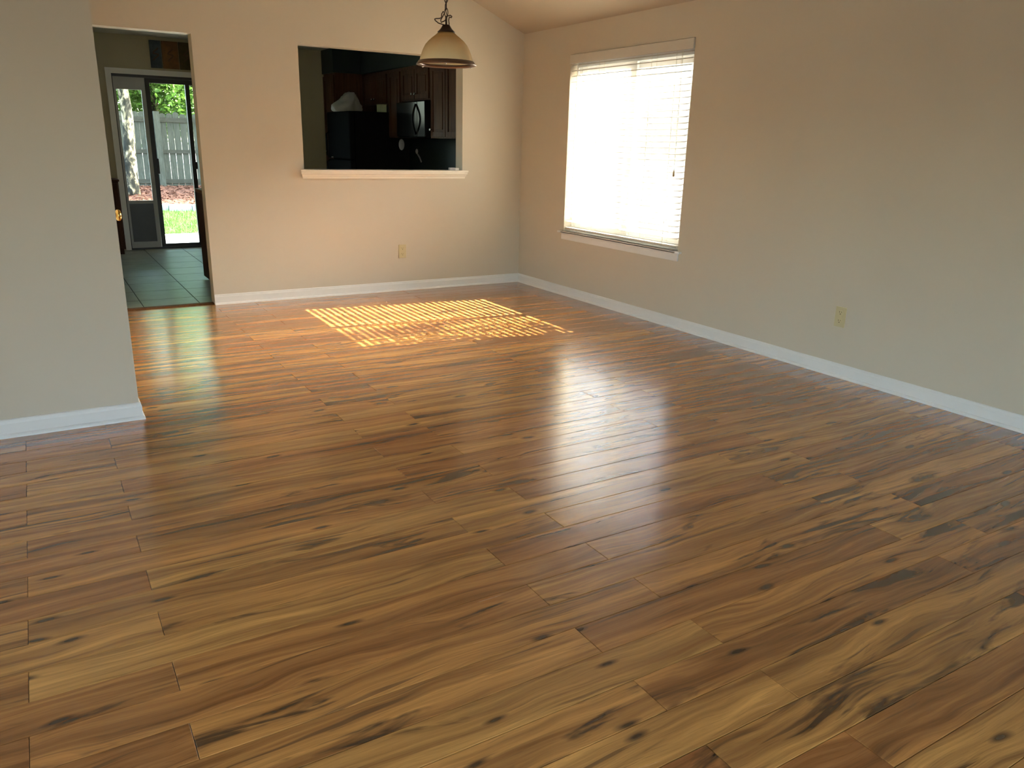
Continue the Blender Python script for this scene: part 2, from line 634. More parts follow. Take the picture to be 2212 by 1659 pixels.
def wall_back():
    # the wall behind the camera with a wide window
    bm = bmesh.new()
    y0, y1 = YB - 0.15, YB
    bx0, bx1, bz0, bz1 = -5.5, -3.1, 0.35, 2.15
    top = 4.3
    bm_box(bm, XL - 0.15, bx0, y0, y1, -0.15, top)
    bm_box(bm, bx1, 0, y0, y1, -0.15, top)
    bm_box(bm, bx0, bx1, y0, y1, -0.15, bz0)
    bm_box(bm, bx0, bx1, y0, y1, bz1, top)
    struct(obj('wall_back', bm, 'wall'), 'beige wall behind the camera with a wide window')
    r = root('window_2', ((bx0 + bx1) / 2, YB - 0.1, bz0), 'wide white framed window behind the camera')
    bm = bmesh.new()
    for a, b in ((bx0, bx0 + .05), (bx1 - .05, bx1), ((bx0 + bx1) / 2 - .03, (bx0 + bx1) / 2 + .03)):
        bm_box(bm, a, b, YB - .12, YB - .07, bz0, bz1)
    for a, b in ((bz0, bz0 + .05), (bz1 - .05, bz1)):
        bm_box(bm, bx0, bx1, YB - .125, YB - .065, a, b)
    obj('window_frame', bm, 'vinyl', r)
    box('pane', 'glass', bx0 + .03, bx1 - .03, YB - .098, YB - .094, bz0 + .03, bz1 - .03, r)


def wall_left():
    # outer wall with a wide window that faces the right wall
    ly0, ly1, lz0, lz1 = -8.6, -5.7, 0.35, 2.15
    bm = bmesh.new()
    x0, x1, top = XL - 0.15, XL, 4.3
    bm_box(bm, x0, x1, YB - 0.15, ly0, -0.15, top)
    bm_box(bm, x0, x1, ly1, PY + 0.12, -0.15, top)
    bm_box(bm, x0, x1, ly0, ly1, -0.15, lz0)
    bm_box(bm, x0, x1, ly0, ly1, lz1, top)
    struct(obj('wall_left', bm, 'wall'), 'beige outer wall at the left with a wide window')
    r = root('window_3', (XL - 0.1, (ly0 + ly1) / 2, lz0), 'wide white framed window in the left outer wall')
    bm = bmesh.new()
    for a, b in ((ly0, ly0 + .05), (ly1 - .05, ly1), ((ly0 + ly1) / 2 - .03, (ly0 + ly1) / 2 + .03)):
        bm_box(bm, XL - .12, XL - .07, a, b, lz0, lz1)
    for a, b in ((lz0, lz0 + .05), (lz1 - .05, lz1)):
        bm_box(bm, XL - .125, XL - .065, ly0, ly1, a, b)
    obj('window_frame', bm, 'vinyl', r)
    box('pane', 'glass', XL - .098, XL - .094, ly0 + .03, ly1 - .03, lz0 + .03, lz1 - .03, r)


wall_left()
wall_back()


def wall_partition():
    bm = bmesh.new()
    for a, b in ((XL, XR), (XR, PX)):
        bm_prism(bm, [(a, -0.1), (b, -0.1), (b, zc(b)), (a, zc(a))], PY, PY + 0.12, 'y')
    bmesh.ops.remove_doubles(bm, verts=bm.verts, dist=1e-5)
    return obj('wall_partition', bm, 'wall')


struct(wall_partition(), 'beige partition wall in the left foreground')
bm = bmesh.new()
bm_box(bm, PX - 0.12, PX, PY + 0.12, 0.0, -0.1, zc(PX))
struct(obj('wall_return', bm, 'wall'), 'beige return wall behind the partition')


def ceiling():
    bm = bmesh.new()
    for prof in ([(0.16, zc(0) - SL * 0.16), (XR, zc(XR)), (XR, zc(XR) + 0.15), (0.16, zc(0) - SL * .16 + 0.15)],
                 [(XR, zc(XR)), (XL - 0.15, zc(XL - 0.15)), (XL - 0.15, zc(XL - .15) + 0.15), (XR, zc(XR) + 0.15)]):
        bm_prism(bm, prof, YB - 0.15, WT, 'y')
    return obj('ceiling', bm, 'ceiling')


struct(ceiling(), 'pale vaulted ceiling')

# kitchen shell ----------------------------------------------------
SX0, SX1, SZ = -3.222, -1.36, 2.034                      # sliding door opening
KL = PX - 0.0
bm = bmesh.new()
bm_box(bm, KL - 0.12, SX0, KY, KY + 0.13, -0.15, 2.6)
bm_box(bm, SX1, 0.0, KY, KY + 0.13, -0.15, 2.6)
bm_box(bm, SX0, SX1, KY, KY + 0.13, SZ, 2.6)
bm_box(bm, SX0, SX1, KY, KY + 0.13, -0.15, -0.02)
struct(obj('wall_kitchen_back', bm, 'olive'), 'olive painted kitchen wall around the sliding door')
struct(box('wall_kitchen_left', 'olive', KL - 0.12, KL, WT, KY, -0.15, 2.6), 'olive painted left wall of the breakfast area')
struct(box('ceiling_kitchen', 'ceiling', KL - 0.12, 0.0, WT, KY, KZ, KZ + 0.1), 'flat kitchen ceiling')
bm = bmesh.new()
bm_box(bm, KL, DX0, WT, WT + 0.006, -0.01, KZ)
bm_box(bm, DX0, DX1, WT, WT + 0.006, DZ, KZ)
bm_box(bm, DX1, PX0, WT, WT + 0.006, -0.01, KZ)
bm_box(bm, PX0, PX1, WT, WT + 0.006, -0.01, PZ0)
bm_box(bm, PX0, PX1, WT, WT + 0.006, PZ1, KZ)
bm_box(bm, PX1, 0, WT, WT + 0.006, -0.01, KZ)
struct(obj('wall_kitchen_front', bm, 'olive'), 'olive kitchen side of the far wall')
# dark green soffit above the cabinets and dark backsplash
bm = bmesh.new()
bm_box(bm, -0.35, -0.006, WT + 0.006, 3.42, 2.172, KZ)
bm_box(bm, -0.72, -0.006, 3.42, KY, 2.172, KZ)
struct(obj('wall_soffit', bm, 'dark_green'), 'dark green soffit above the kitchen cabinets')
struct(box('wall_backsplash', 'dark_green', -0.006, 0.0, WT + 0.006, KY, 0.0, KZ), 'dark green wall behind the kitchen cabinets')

# kitchen tile floor
kf = box('floor_kitchen', 'grout', KL, 0.0, 0.03, KY, -0.12, -0.003)
struct(kf, 'grey green stone tile floor of the breakfast area')
TP = 0.435
tile_cache = {}
for i in range(-1, 9):
    for k in range(-1, 9):
        xa, xb = -3.955 + TP * i, -3.955 + TP * (i + 1)
        ya, yb = 0.0 + TP * k, 0.0 + TP * (k + 1)
        xa, xb, ya, yb = max(xa, KL), min(xb, 0.0), max(ya, 0.06), min(yb, KY)
        if xb - xa < 0.02 or yb - ya < 0.02:
            continue
        key = (round(xb - xa, 3), round(yb - ya, 3))
        if key not in tile_cache:
            bm = bmesh.new()
            hx, hy = key[0] / 2 - 0.004, key[1] / 2 - 0.004
            bm_box(bm, -hx, hx, -hy, hy, -0.003, 0.0)
            me = bpy.data.meshes.new('tile')
            bm.to_mesh(me)
            bm.free()
            me.materials.append(M['tile'])
            tile_cache[key] = me
        o = bpy.data.objects.new('tile', tile_cache[key])
        COL.objects.link(o)
        o.parent = kf
        o.location = ((xa + xb) / 2, (ya + yb) / 2, 0)
bm = bmesh.new()
bm_prism(bm, [(0.018, 0.0), (0.105, 0.0), (0.092, 0.010), (0.062, 0.013), (0.031, 0.010)], DX0, DX1, 'x')
struct(obj('trim_1', bm, 'threshold'), 'brown wooden threshold strip in the doorway')

# baseboards -------------------------------------------------------
BB = [(0.0, 0.0), (0.011, 0.0), (0.011, 0.066), (0.008, 0.074), (0.0075, 0.082), (0.004, 0.0865), (0.0, 0.0865)]
SH = [(0.011, 0.0), (0.0215, 0.0), (0.0205, 0.008), (0.0165, 0.015), (0.011, 0.0185)]


def mitre_run(bm, prof, axis, p, sgn, a0, a1, m0=0, m1=0):
    """run of moulding along an axis; p: wall plane, sgn: way out of the wall; m0/m1: mitre (+1 longer outward, -1 shorter)"""
    def P(a, d, z):
        return (a, p + sgn * d, z) if axis == 'x' else (p + sgn * d, a, z)
    A = [bm.verts.new(P(a0 - m0 * d, d, z)) for d, z in prof]
    B = [bm.verts.new(P(a1 + m1 * d, d, z)) for d, z in prof]
    n = len(prof)
    fs = [bm.faces.new(A), bm.faces.new(B)]
    for i in range(n):
        fs.append(bm.faces.new((A[i], A[(i + 1) % n], B[(i + 1) % n], B[i])))
    bmesh.ops.recalc_face_normals(bm, faces=fs)


def baseboard(name, runs, label):
    bm = bmesh.new()
    for r_ in runs:
        mitre_run(bm, BB, *r_)
    o = struct(obj(name, bm, 'white_trim'), label)
    bm = bmesh.new()
    for r_ in runs:
        mitre_run(bm, SH, *r_)
    obj('shoe_moulding', bm, 'white_trim', o)
    return o


baseboard('baseboard_far', [('x', 0.0, -1, DX1, 0.0, 0, -1)], 'white baseboard along the far wall')
baseboard('baseboard_right', [('y', 0.0, -1, YB, 0.0, 0, -1)], 'white baseboard along the right wall')
baseboard('baseboard_partition', [('x', PY, -1, XL, PX, 0, 1), ('y', PX, 1, PY, -2.40, 1, 0)], 'white baseboard at the foot of the partition wall')
baseboard('baseboard_return', [('y', PX, 1, -1.42, 0.0, 0, 0)], 'white baseboard of the return wall')

# pass-through sill --------------------------------------------------
bm = bmesh.new()
bm_box(bm, PX0 + 0.001, PX1 - 0.001, -0.05, WT + 0.02, PZ0, 1.103)
sill_prof = [(0.0, 1.103), (0.052, 1.103), (0.052, 1.088), (0.044, 1.084), (0.044, 1.070), (0.036, 1.064), (0.030, 1.050), (0.022, 1.046), (0.020, 1.030), (0.0, 1.030)]


def sill_run(bm, prof, x0, x1, k):
    A = [bm.verts.new((x0 - k * d, -d, z)) for d, z in prof]
    B = [bm.verts.new((x1 + k * d, -d, z)) for d, z in prof]
    n = len(prof)
    fs = [bm.faces.new(A), bm.faces.new(B)]
    for i in range(n):
        fs.append(bm.faces.new((A[i], A[(i + 1) % n], B[(i + 1) % n], B[i])))
    bmesh.ops.recalc_face_normals(bm, faces=fs)


sill_run(bm, sill_prof, -2.178, -0.648, 0.65)
struct(obj('trim_2', bm, 'cream_trim'), 'cream moulded sill below the pass-through opening')

# ------------------------------------------------------------------ window 1
w1 = root('window_1', (0.09, (WY0 + WY1) / 2, WZ0), 'white sliding window behind the slatted blind')
FX0, FX1 = 0.075, 0.145
bm = bmesh.new()
bm_box(bm, FX0, FX1, WY0, WY0 + 0.035, WZ0, WZ1)
bm_box(bm, FX0, FX1, WY1 - 0.022, WY1, WZ0, WZ1)
bm_box(bm, FX0, FX1, WY0 + 0.035, WY1 - 0.022, WZ0, WZ0 + 0.06)
bm_box(bm, FX0, FX1, WY0 + 0.035, WY1 - 0.022, WZ1 - 0.102, WZ1)
obj('window_frame', bm, 'vinyl', w1)
YM = -1.557


def sash(x0, x1, y0, y1, s0, s1):
    bm = bmesh.new()
    z0, z1 = WZ0 + 0.06, WZ1 - 0.102
    bm_box(bm, x0, x1, y0, y0 + s0, z0, z1)
    bm_box(bm, x0, x1, y1 - s1, y1, z0, z1)
    bm_box(bm, x0, x1, y0 + s0, y1 - s1, z0, z0 + 0.045)
    bm_box(bm, x0, x1, y0 + s0, y1 - s1, z1 - 0.05, z1)
    s_ = obj('sash', bm, 'vinyl', w1)
    xm = (x0 + x1) / 2
    box('pane', 'glass', xm - 0.002, xm + 0.002, y0 + s0 - 0.004, y1 - s1 + 0.004, z0 + 0.04, z1 - 0.045, s_)


sash(0.082, 0.106, YM - 0.037, WY1 - 0.022, 0.074, 0.012)
sash(0.108, 0.132, WY0 + 0.035, YM + 0.037, 0.035, 0.074)
sc = box('insect_screen', 'screen', 0.1385, 0.1395, WY0 + 0.04, YM + 0.02, WZ0 + 0.07, WZ1 - 0.09, w1)
# stool and apron
bm = bmesh.new()
bm_box(bm, -0.036, 0.0745, WY0 + 0.0015, WY1 - 0.0015, WZ0, WZ0 + 0.019)
bm_box(bm, -0.036, -0.001, WY0 - 0.048, WY1 + 0.058, WZ0, WZ0 + 0.019, 0.006)
obj('window_stool', bm, 'white_trim', w1)
box('window_apron', 'white_trim', -0.016, -0.001, WY0 - 0.016, WY1 + 0.016, 0.520, WZ0 - 0.0005, w1, 0.003)

# ------------------------------------------------------------------ blind
bl = thing('window_blind', 'white slatted horizontal blind hanging in the sunny window', 'blind', (0.03, (WY0 + WY1) / 2, WZ1 - 0.004))
BY0, BY1 = WY0 + 0.028, WY1 - 0.014
bm = bmesh.new()
bm_box(bm, -0.012, -0.002, WY0 + 0.004, WY1 - 0.004, 2.032, 2.1045, 0.003)
bm_box(bm, -0.002, 0.03, WY0 + 0.004, WY0 + 0.013, 2.034, 2.1045)
bm_box(bm, -0.002, 0.03, WY1 - 0.013, WY1 - 0.004, 2.034, 2.1045)
obj('valance', bm, 'slat', bl)
box('headrail', 'vinyl', 0.004, 0.052, BY0, BY1, 2.058, 2.104, bl)
TILT = math.radians(12)
PITCH = 0.0445
SLX = 0.030
bm = bmesh.new()
n = 6
wid = 0.048
A = []
for th in (-1, 1):
    row = []
    for i in range(n + 1):
        u = i / n - 0.5
        x = u * wid
        z = 0.0024 * (1 - 4 * u * u) + th * 0.0011
        row.append((x * math.cos(TILT) - z * math.sin(TILT), x * math.sin(TILT) + z * math.cos(TILT)))
    A.append(row)
prof = A[0] + A[1][::-1]
bm_prism(bm, prof, -(BY1 - BY0) / 2, (BY1 - BY0) / 2, 'y')
slat_me = bpy.data.meshes.new('slat')
bm.to_mesh(slat_me)
bm.free()
slat_me.materials.append(M['slat'])
zs = 2.028 - 0.006
while zs > 0.655:
    o = bpy.data.objects.new('slat', slat_me)
    COL.objects.link(o)
    o.parent = bl
    o.location = Vector((SLX, (BY0 + BY1) / 2, zs)) - Vector(bl.location)
    o.rotation_euler = (R.uniform(-0.0012, 0.0012), R.uniform(-0.02, 0.02), 0)
    zs -= PITCH
box('bottom_rail', 'slat', SLX - 0.026, SLX + 0.026, BY0, BY1, 0.612, 0.632, bl, 0.003)
for yy in (BY0 + 0.16, -1.86, -1.20, BY1 - 0.16):
    bm = bmesh.new()
    for dx in (-0.026, 0.026):
        bm_box(bm, SLX + dx - 0.0008, SLX + dx + 0.0008, yy - 0.0012, yy + 0.0012, 0.63, 2.06)
    obj('ladder_cord', bm, 'cord', bl)
bm = bmesh.new()
bm_tube(bm, [(-0.004, BY0 + 0.085, 2.03), (-0.006, BY0 + 0.083, 1.7), (-0.006, BY0 + 0.080, 1.19)], 0.0016, 6)
lc = obj('lift_cord', bm, 'cord', bl)
bm = bmesh.new()
bm_lathe(bm, [(0.003, 0.022), (0.006, 0.012), (0.008, -0.01), (0.0085, -0.022), (0.004, -0.026)], (-0.006, BY0 + 0.080, 1.17), 12)
obj('tassel', bm, 'tassel', lc, True)
bm = bmesh.new()
bm_tube(bm, [(-0.004, BY1 - 0.10, 2.03), (-0.005, BY1 - 0.10, 1.25)], 0.003, 6)
obj('tilt_wand', bm, 'vinyl', bl)

# ------------------------------------------------------------------ doorway in the return wall, brass knob
d1 = root('door_1', (PX, -1.92, 0), 'closed door in the return wall with a brass knob')
box('door_leaf', 'white_trim', PX + 0.0005, PX + 0.006, -2.32, -1.52, 0.01, 2.03, d1)
bm = bmesh.new()
bm_box(bm, PX + 0.0005, PX + 0.016, -2.385, -2.325, 0.0, 2.09)
bm_box(bm, PX + 0.0005, PX + 0.016, -1.515, -1.455, 0.0, 2.09)
bm_box(bm, PX + 0.0005, PX + 0.016, -2.325, -1.515, 2.035, 2.09)
obj('door_casing', bm, 'white_trim', d1)
bm = bmesh.new()
prof = [(0.030, 0.0), (0.032, 0.004), (0.014, 0.010), (0.011, 0.022), (0.016, 0.030), (0.027, 0.036), (0.0295, 0.045), (0.026, 0.053), (0.014, 0.059), (0.003, 0.060)]
bm_lathe(bm, prof, (0, 0, 0), 28)
bmesh.ops.rotate(bm, verts=bm.verts, cent=(0, 0, 0), matrix=Matrix.Rotation(math.radians(90), 3, 'Y'))
bmesh.ops.translate(bm, verts=bm.verts, vec=(PX + 0.006, -2.255, 0.951))
obj('door_knob', bm, 'brass', d1, True)

# ------------------------------------------------------------------ sliding glass door
d2 = root('door_2', ((SX0 + SX1) / 2, KY, 0), 'dark framed sliding glass door with a pet door insert')
bm = bmesh.new()
bm_box(bm, SX0 - 0.060, SX0, KY - 0.014, KY, 0.0, SZ + 0.060)
bm_box(bm, SX1, SX1 + 0.060, KY - 0.014, KY, 0.0, SZ + 0.060)
bm_box(bm, SX0, SX1, KY - 0.014, KY, SZ, SZ + 0.060)
obj('door_casing', bm, 'white_trim', d2)
bm = bmesh.new()
bm_box(bm, SX0, SX0 + 0.010, KY + 0.0, KY + 0.11, 0.0, SZ)
bm_box(bm, SX1 - 0.03, SX1, KY + 0.0, KY + 0.11, 0.0, SZ)
bm_box(bm, SX0 + 0.01, SX1 - 0.03, KY + 0.0, KY + 0.11, SZ - 0.030, SZ)
bm_box(bm, SX0 + 0.01, SX1 - 0.03, KY + 0.0, KY + 0.11, -0.02, 0.018)
obj('door_frame', bm, 'dark_frame', d2)
# pet door insert
bm = bmesh.new()
ya, yb = KY + 0.020, KY + 0.050
x0, x1 = SX0 + 0.012, -2.872
gx0, gx1 = -3.186, -2.916
bm_box(bm, x0, gx0, ya, yb, 0.019, SZ - 0.031)
bm_box(bm, gx1, x1, ya, yb, 0.019, SZ - 0.031)
bm_box(bm, gx0, gx1, ya, yb, 1.866, SZ - 0.031)
bm_box(bm, gx0, gx1, ya, yb, 0.553, 0.590)
bm_box(bm, gx0, gx1, ya, yb, 0.019, 0.092)
pp = obj('pet_door_panel', bm, 'panel_white', d2)
box('pane', 'slider_glass', gx0 - 0.004, gx1 + 0.004, KY + 0.034, KY + 0.037, 0.585, 1.87, pp)
box('pet_flap', 'flap', gx0 - 0.003, gx1 + 0.003, KY + 0.031, KY + 0.038, 0.088, 0.557, pp)


def leaf(x0, x1, s0, s1, y0, y1, name):
    bm = bmesh.new()
    z0, z1 = 0.0195, SZ - 0.0315
    bm_box(bm, x0, x0 + s0, y0, y1, z0, z1)
    bm_box(bm, x1 - s1, x1, y0, y1, z0, z1)
    bm_box(bm, x0 + s0, x1 - s1, y0, y1, z0, z0 + 0.038)
    bm_box(bm, x0 + s0, x1 - s1, y0, y1, z1 - 0.052, z1)
    o = obj(name, bm, 'dark_frame', d2)
    ym = (y0 + y1) / 2
    box('pane', 'slider_glass', x0 + s0 - .004, x1 - s1 + .004, ym - 0.002, ym + 0.002, z0 + 0.034, z1 - 0.048, o)
    return o


lf = leaf(-2.870, -2.375, 0.050, 0.048, KY + 0.018, KY + 0.052, 'sliding_panel')
box('handle', 'dark_frame', -2.838, -2.806, KY - 0.020, KY + 0.018, 0.905, 1.088, lf, 0.006)
lf2 = leaf(-2.42, SX1 - 0.031, 0.046, 0.05, KY + 0.060, KY + 0.092, 'fixed_panel')
box('latch', 'dark_frame', -2.396, -2.360, KY + 0.004, KY + 0.0178, 0.965, 1.052, lf, 0.004)

# triptych above it
ar = thing('canvas_art', 'narrow three-panel canvas art hung above the sliding door', 'wall art', (-2.55, KY - 0.012, 2.12))
for a, b, m_ in ((-2.782, -2.657, 'canvas_blue'), (-2.650, -2.470, 'canvas_brown'), (-2.463, -2.30, 'canvas_olive')):
    pn = box('canvas_panel', m_, a, b, KY - 0.025, KY, 2.118, 2.422, ar, 0.003)
    bm = bmesh.new()
    cx = (a + b) / 2
    pts = []
    for i in range(15):
        s_ = i / 14
        ang = s_ * 2 * math.pi
        pts.append((cx + 0.032 * math.cos(ang * 0.9 + 0.5) * (1 if s_ < .5 else -1), KY - 0.0265, 2.34 - 0.14 * s_))
    bm_tube(bm, pts, 0.006, 5)
    obj('swirl', bm, 'canvas_mark', pn)

# dark low cabinet beside the slider and the brown cabinet behind the doorway
c0 = thing('low_cabinet', 'dark low cabinet standing left of the sliding door', 'cabinet', (-3.55, 3.65, 0))
box('body', 'dark_cabinet', -3.84, -3.315, 3.48, 3.842, 0.06, 0.835, c0)
box('cabinet_top', 'dark_cabinet', -3.85, -3.305, 3.46, 3.845, 0.8355, 0.86, c0, 0.004)
box('plinth', 'dark_cabinet', -3.82, -3.335, 3.50, 3.84, 0.0, 0.0595, c0)
for a, b in ((-3.832, -3.582), (-3.573, -3.323)):
    dd = box('door', 'dark_cabinet', a, b, 3.463, 3.479, 0.08, 0.82, c0, 0.004)
    box('knob', 'chrome', (a + b) / 2 - 0.01, (a + b) / 2 + 0.01, 3.445, 3.4625, 0.70, 0.72, dd, 0.004)

c1 = thing('island_cabinet', 'dark brown wooden island cabinet just inside the doorway', 'cabinet', (-2.45, 1.1, 0))
box('body', 'dark_cabinet', -2.822, -2.15, 0.80, 1.39, 0.03, 0.84, c1)
box('worktop', 'threshold', -2.834, -2.13, 0.78, 1.40, 0.8405, 0.875, c1, 0.005)
box('plinth', 'dark_cabinet', -2.77, -2.17, 0.83, 1.37, 0.0, 0.0295, c1)
box('side_panel', 'dark_cabinet', -2.827, -2.8225, 0.84, 1.35, 0.10, 0.78, c1, 0.002)

# ------------------------------------------------------------------ kitchen cabinets
CF = -0.33


def door_mesh(bm, x, y0, y1, z0, z1):
    """raised panel door, facing -x, its back at x"""
    t = 0.019
    f = 0.052
    bm_box(bm, x - t, x - 0.0005, y0, y0 + f, z0, z1, 0.002)
    bm_box(bm, x - t, x - 0.0005, y1 - f, y1, z0, z1, 0.002)
    bm_box(bm, x - t, x - 0.0005, y0 + f, y1 - f, z0, z0 + f, 0.002)
    bm_box(bm, x - t, x - 0.0005, y0 + f, y1 - f, z1 - f, z1, 0.002)
    bm_box(bm, x - t + 0.010, x - 0.0005, y0 + f - 0.001, y1 - f + 0.001, z0 + f - 0.001, z1 - f + 0.001)
    if y1 - y0 > 0.2:
        bm_box(bm, x - t + 0.002, x - 0.006, y0 + f + 0.022, y1 - f - 0.022, z0 + f + 0.022, z1 - f - 0.022, 0.004)


def upper_cabinet(name, label, y0, y1, z0, z1, doors, xf=CF, depth=None, group='cherry wood wall cabinets in the kitchen'):
    xb = -0.008
    c = thing(name, label, 'cabinet', ((xf + xb) / 2, (y0 + y1) / 2, z0), group)
    box('body', 'cabinet', xf, xb, y0 + 0.001, y1 - 0.001, z0, z1 - 0.001, c)
    for (a, b, za, zb, ky, kz) in doors:
        bm = bmesh.new()
        door_mesh(bm, xf, a, b, za, zb)
        d = obj('door', bm, 'cabinet', c)
        if ky is not None:
            bm = bmesh.new()
            bm_lathe(bm, [(0.006, 0.0), (0.006, 0.012), (0.015, 0.018), (0.016, 0.024), (0.010, 0.030), (0.002, 0.031)], (0, 0, 0), 16)
            bmesh.ops.rotate(bm, verts=bm.verts, cent=(0, 0, 0), matrix=Matrix.Rotation(math.radians(-90), 3, 'Y'))
            bmesh.ops.translate(bm, verts=bm.verts, vec=(xf - 0.019, ky, kz))
            obj('knob', bm, 'chrome', d, True)
    return c


upper_cabinet('wall_cabinet', 'cherry wood cabinet with two short doors above the refrigerator', 2.563, 3.418, 1.79, 2.170,
              [(2.60, 2.985, 1.80, 2.13, 3.02 - 0.075, 1.85), (2.995, 3.385, 1.80, 2.13, 3.03, 1.85)])
upper_cabinet('wall_cabinet', 'narrow tall cherry wood cabinet between refrigerator and microwave', 2.152, 2.562, 1.395, 2.170,
              [(2.19, 2.525, 1.41, 2.13, None, None)])
upper_cabinet('wall_cabinet', 'cherry wood cabinet with two doors above the microwave', 1.376, 2.151, 1.80, 2.170,
              [(1.40, 1.755, 1.812, 2.13, 1.72, 1.868), (1.765, 2.125, 1.812, 2.13, 1.80, 1.868)])
upper_cabinet('wall_cabinet', 'tall cherry wood cabinet right of the microwave', 0.52, 1.375, 1.395, 2.170,
              [(0.985, 1.34, 1.41, 2.13, 1.31, 1.485), (0.56, 0.975, 1.41, 2.13, None, None)])
pc = thing('pantry_cabinet', 'deep cherry wood pantry in the kitchen corner behind refrigerator', 'cabinet', (-0.36, 3.64, 0))
box('body', 'cabinet', -0.70, -0.008, 3.421, 3.868, 0.0, 2.171, pc)
for za, zb in ((0.12, 1.20), (1.22, 2.14)):
    bm = bmesh.new()
    door_mesh(bm, -0.70, 3.44, 3.85, za, zb)
    obj('door', bm, 'cabinet', pc)

# microwave
mw = thing('microwave', 'glossy black over-the-range microwave with curved vertical handle', 'microwave', (-0.2, 1.76, 1.40))
box('body', 'black_satin', -0.385, -0.008, 1.378, 2.149, 1.398, 1.785, mw, 0.004)
dr = box('door', 'black_gloss', -0.405, -0.3855, 1.578, 2.147, 1.41, 1.78, mw, 0.004)
box('control_panel', 'black_gloss', -0.403, -0.3855, 1.380, 1.574, 1.41, 1.78, mw, 0.003)
bm = bmesh.new()
pts = []
for i in range(13):
    s_ = i / 12
    pts.append((-0.407 - 0.042 * math.sin(math.pi * s_), 1.605 - 0.012 * math.sin(math.pi * s_), 1.435 + 0.32 * s_))
bm_tube(bm, pts, 0.011, 8)
obj('handle', bm, 'black_gloss', dr, True)
box('vent_grille', 'black_satin', -0.398, -0.3855, 1.40, 2.13, 1.3985, 1.408, mw)

# refrigerator
fr = thing('refrigerator', 'black top-freezer refrigerator with textured side panel', 'refrigerator', (-0.42, 2.97, 0))
box('body', 'black_satin', -0.765, -0.06, 2.572, 3.40, 0.02, 1.69, fr, 0.006)
fd = box('freezer_door', 'black_satin', -0.835, -0.768, 2.572, 3.40, 1.135, 1.688, fr, 0.012)
rd = box('fridge_door', 'black_satin', -0.835, -0.768, 2.572, 3.40, 0.06, 1.122, fr, 0.012)
box('plinth_grille', 'black_satin', -0.80, -0.766, 2.58, 3.39, 0.0, 0.055, fr)
for dpar, z0, z1 in ((fd, 1.15, 1.45), (rd, 0.70, 1.11)):
    bm = bmesh.new()
    bm_tube(bm, [(-0.835, 3.33, z0), (-0.872, 3.33, z0 + 0.02), (-0.872, 3.33, z1 - 0.02), (-0.835, 3.33, z1)], 0.011, 8)
    obj('handle', bm, 'black_gloss', dpar, True)
box('badge', 'chrome', -0.8372, -0.8352, 3.20, 3.27, 1.142, 1.152, fd)

# bag and card on the fridge
bm = bmesh.new()
bmesh.ops.create_icosphere(bm, subdivisions=4, radius=1.0)
for v in bm.verts:
    p = v.co.copy()
    nz = mn.noise(p * 1.5 + Vector((3, 1, 7))) * 0.26 + mn.noise(p * 3.6) * 0.13 + abs(mn.noise(p * 7.0)) * 0.07
    q = p * (1 + nz)
    z = max(q.z, -0.5)
    k = 1.0 - 0.34 * max(0, z)
    tail = max(0, -q.x) * max(0, 0.25 - z) * 0.09            # the twisted handles trail to the left
    v.co = Vector((q.x * 0.165 * k + 0.035 * max(0, z) - tail, q.y * 0.15 * k, (z + 0.5) * 0.155))
bmesh.ops.translate(bm, verts=bm.verts, vec=(-0.66, 3.08, 1.6905))
tag(obj('plastic_bag', bm, 'bag', None, True, (-0.66, 3.08, 1.6905)), 'crumpled white plastic bag lying on top of the refrigerator', 'bag')
cd = thing('card_box', 'small pale yellow-green box on the refrigerator top', 'box', (-0.385, 2.66, 1.6905))
box('carton', 'note', -0.425, -0.345, 2.60, 2.72, 1.6905, 1.772, cd, 0.002)
box('lid', 'note', -0.4265, -0.3435, 2.5985, 2.7215, 1.7725, 1.780, cd, 0.001)

# small pale things: a magnet on the fridge side, a ladle on the dark wall
mg = thing('fridge_magnet', 'oval pale grey magnet on the side of the refrigerator', 'magnet', (-0.170, 2.568, 1.25))
bm = bmesh.new()
bm_lathe(bm, [(0.002, 0.0), (0.036, 0.001), (0.038, 0.004), (0.034, 0.007), (0.002, 0.008)], (0, 0, 0), 28)
bmesh.ops.scale(bm, verts=bm.verts, vec=(1.0, 1.75, 1))
bmesh.ops.rotate(bm, verts=bm.verts, cent=(0, 0, 0), matrix=Matrix.Rotation(math.radians(90), 3, 'X'))
bmesh.ops.translate(bm, verts=bm.verts, vec=(-0.170, 2.5715, 1.318))
obj('plate', bm, 'grey_item', mg, True)
bm = bmesh.new()
bm_lathe(bm, [(0.001, 0.0), (0.018, 0.001), (0.016, 0.003), (0.001, 0.0035)], (0, 0, 0), 20)
bmesh.ops.rotate(bm, verts=bm.verts, cent=(0, 0, 0), matrix=Matrix.Rotation(math.radians(90), 3, 'X'))
bmesh.ops.translate(bm, verts=bm.verts, vec=(-0.170, 2.5635, 1.318))
obj('boss', bm, 'grey_item', mg, True)
ut = thing('hanging_ladle', 'pale grey ladle hanging on the dark kitchen wall', 'utensil', (-0.02, 2.40, 1.12))
bm = bmesh.new()
bm_tube(bm, [(-0.016, 2.44, 1.215), (-0.016, 2.37, 1.17), (-0.016, 2.325, 1.12)], 0.010, 6)
obj('handle', bm, 'grey_item', ut, True)
bm = bmesh.new()
bmesh.ops.create_icosphere(bm, subdivisions=2, radius=0.034)
bmesh.ops.scale(bm, verts=bm.verts, vec=(0.35, 1, 0.9))
bmesh.ops.translate(bm, verts=bm.verts, vec=(-0.020, 2.445, 1.242))
obj('bowl', bm, 'grey_item', ut, True)

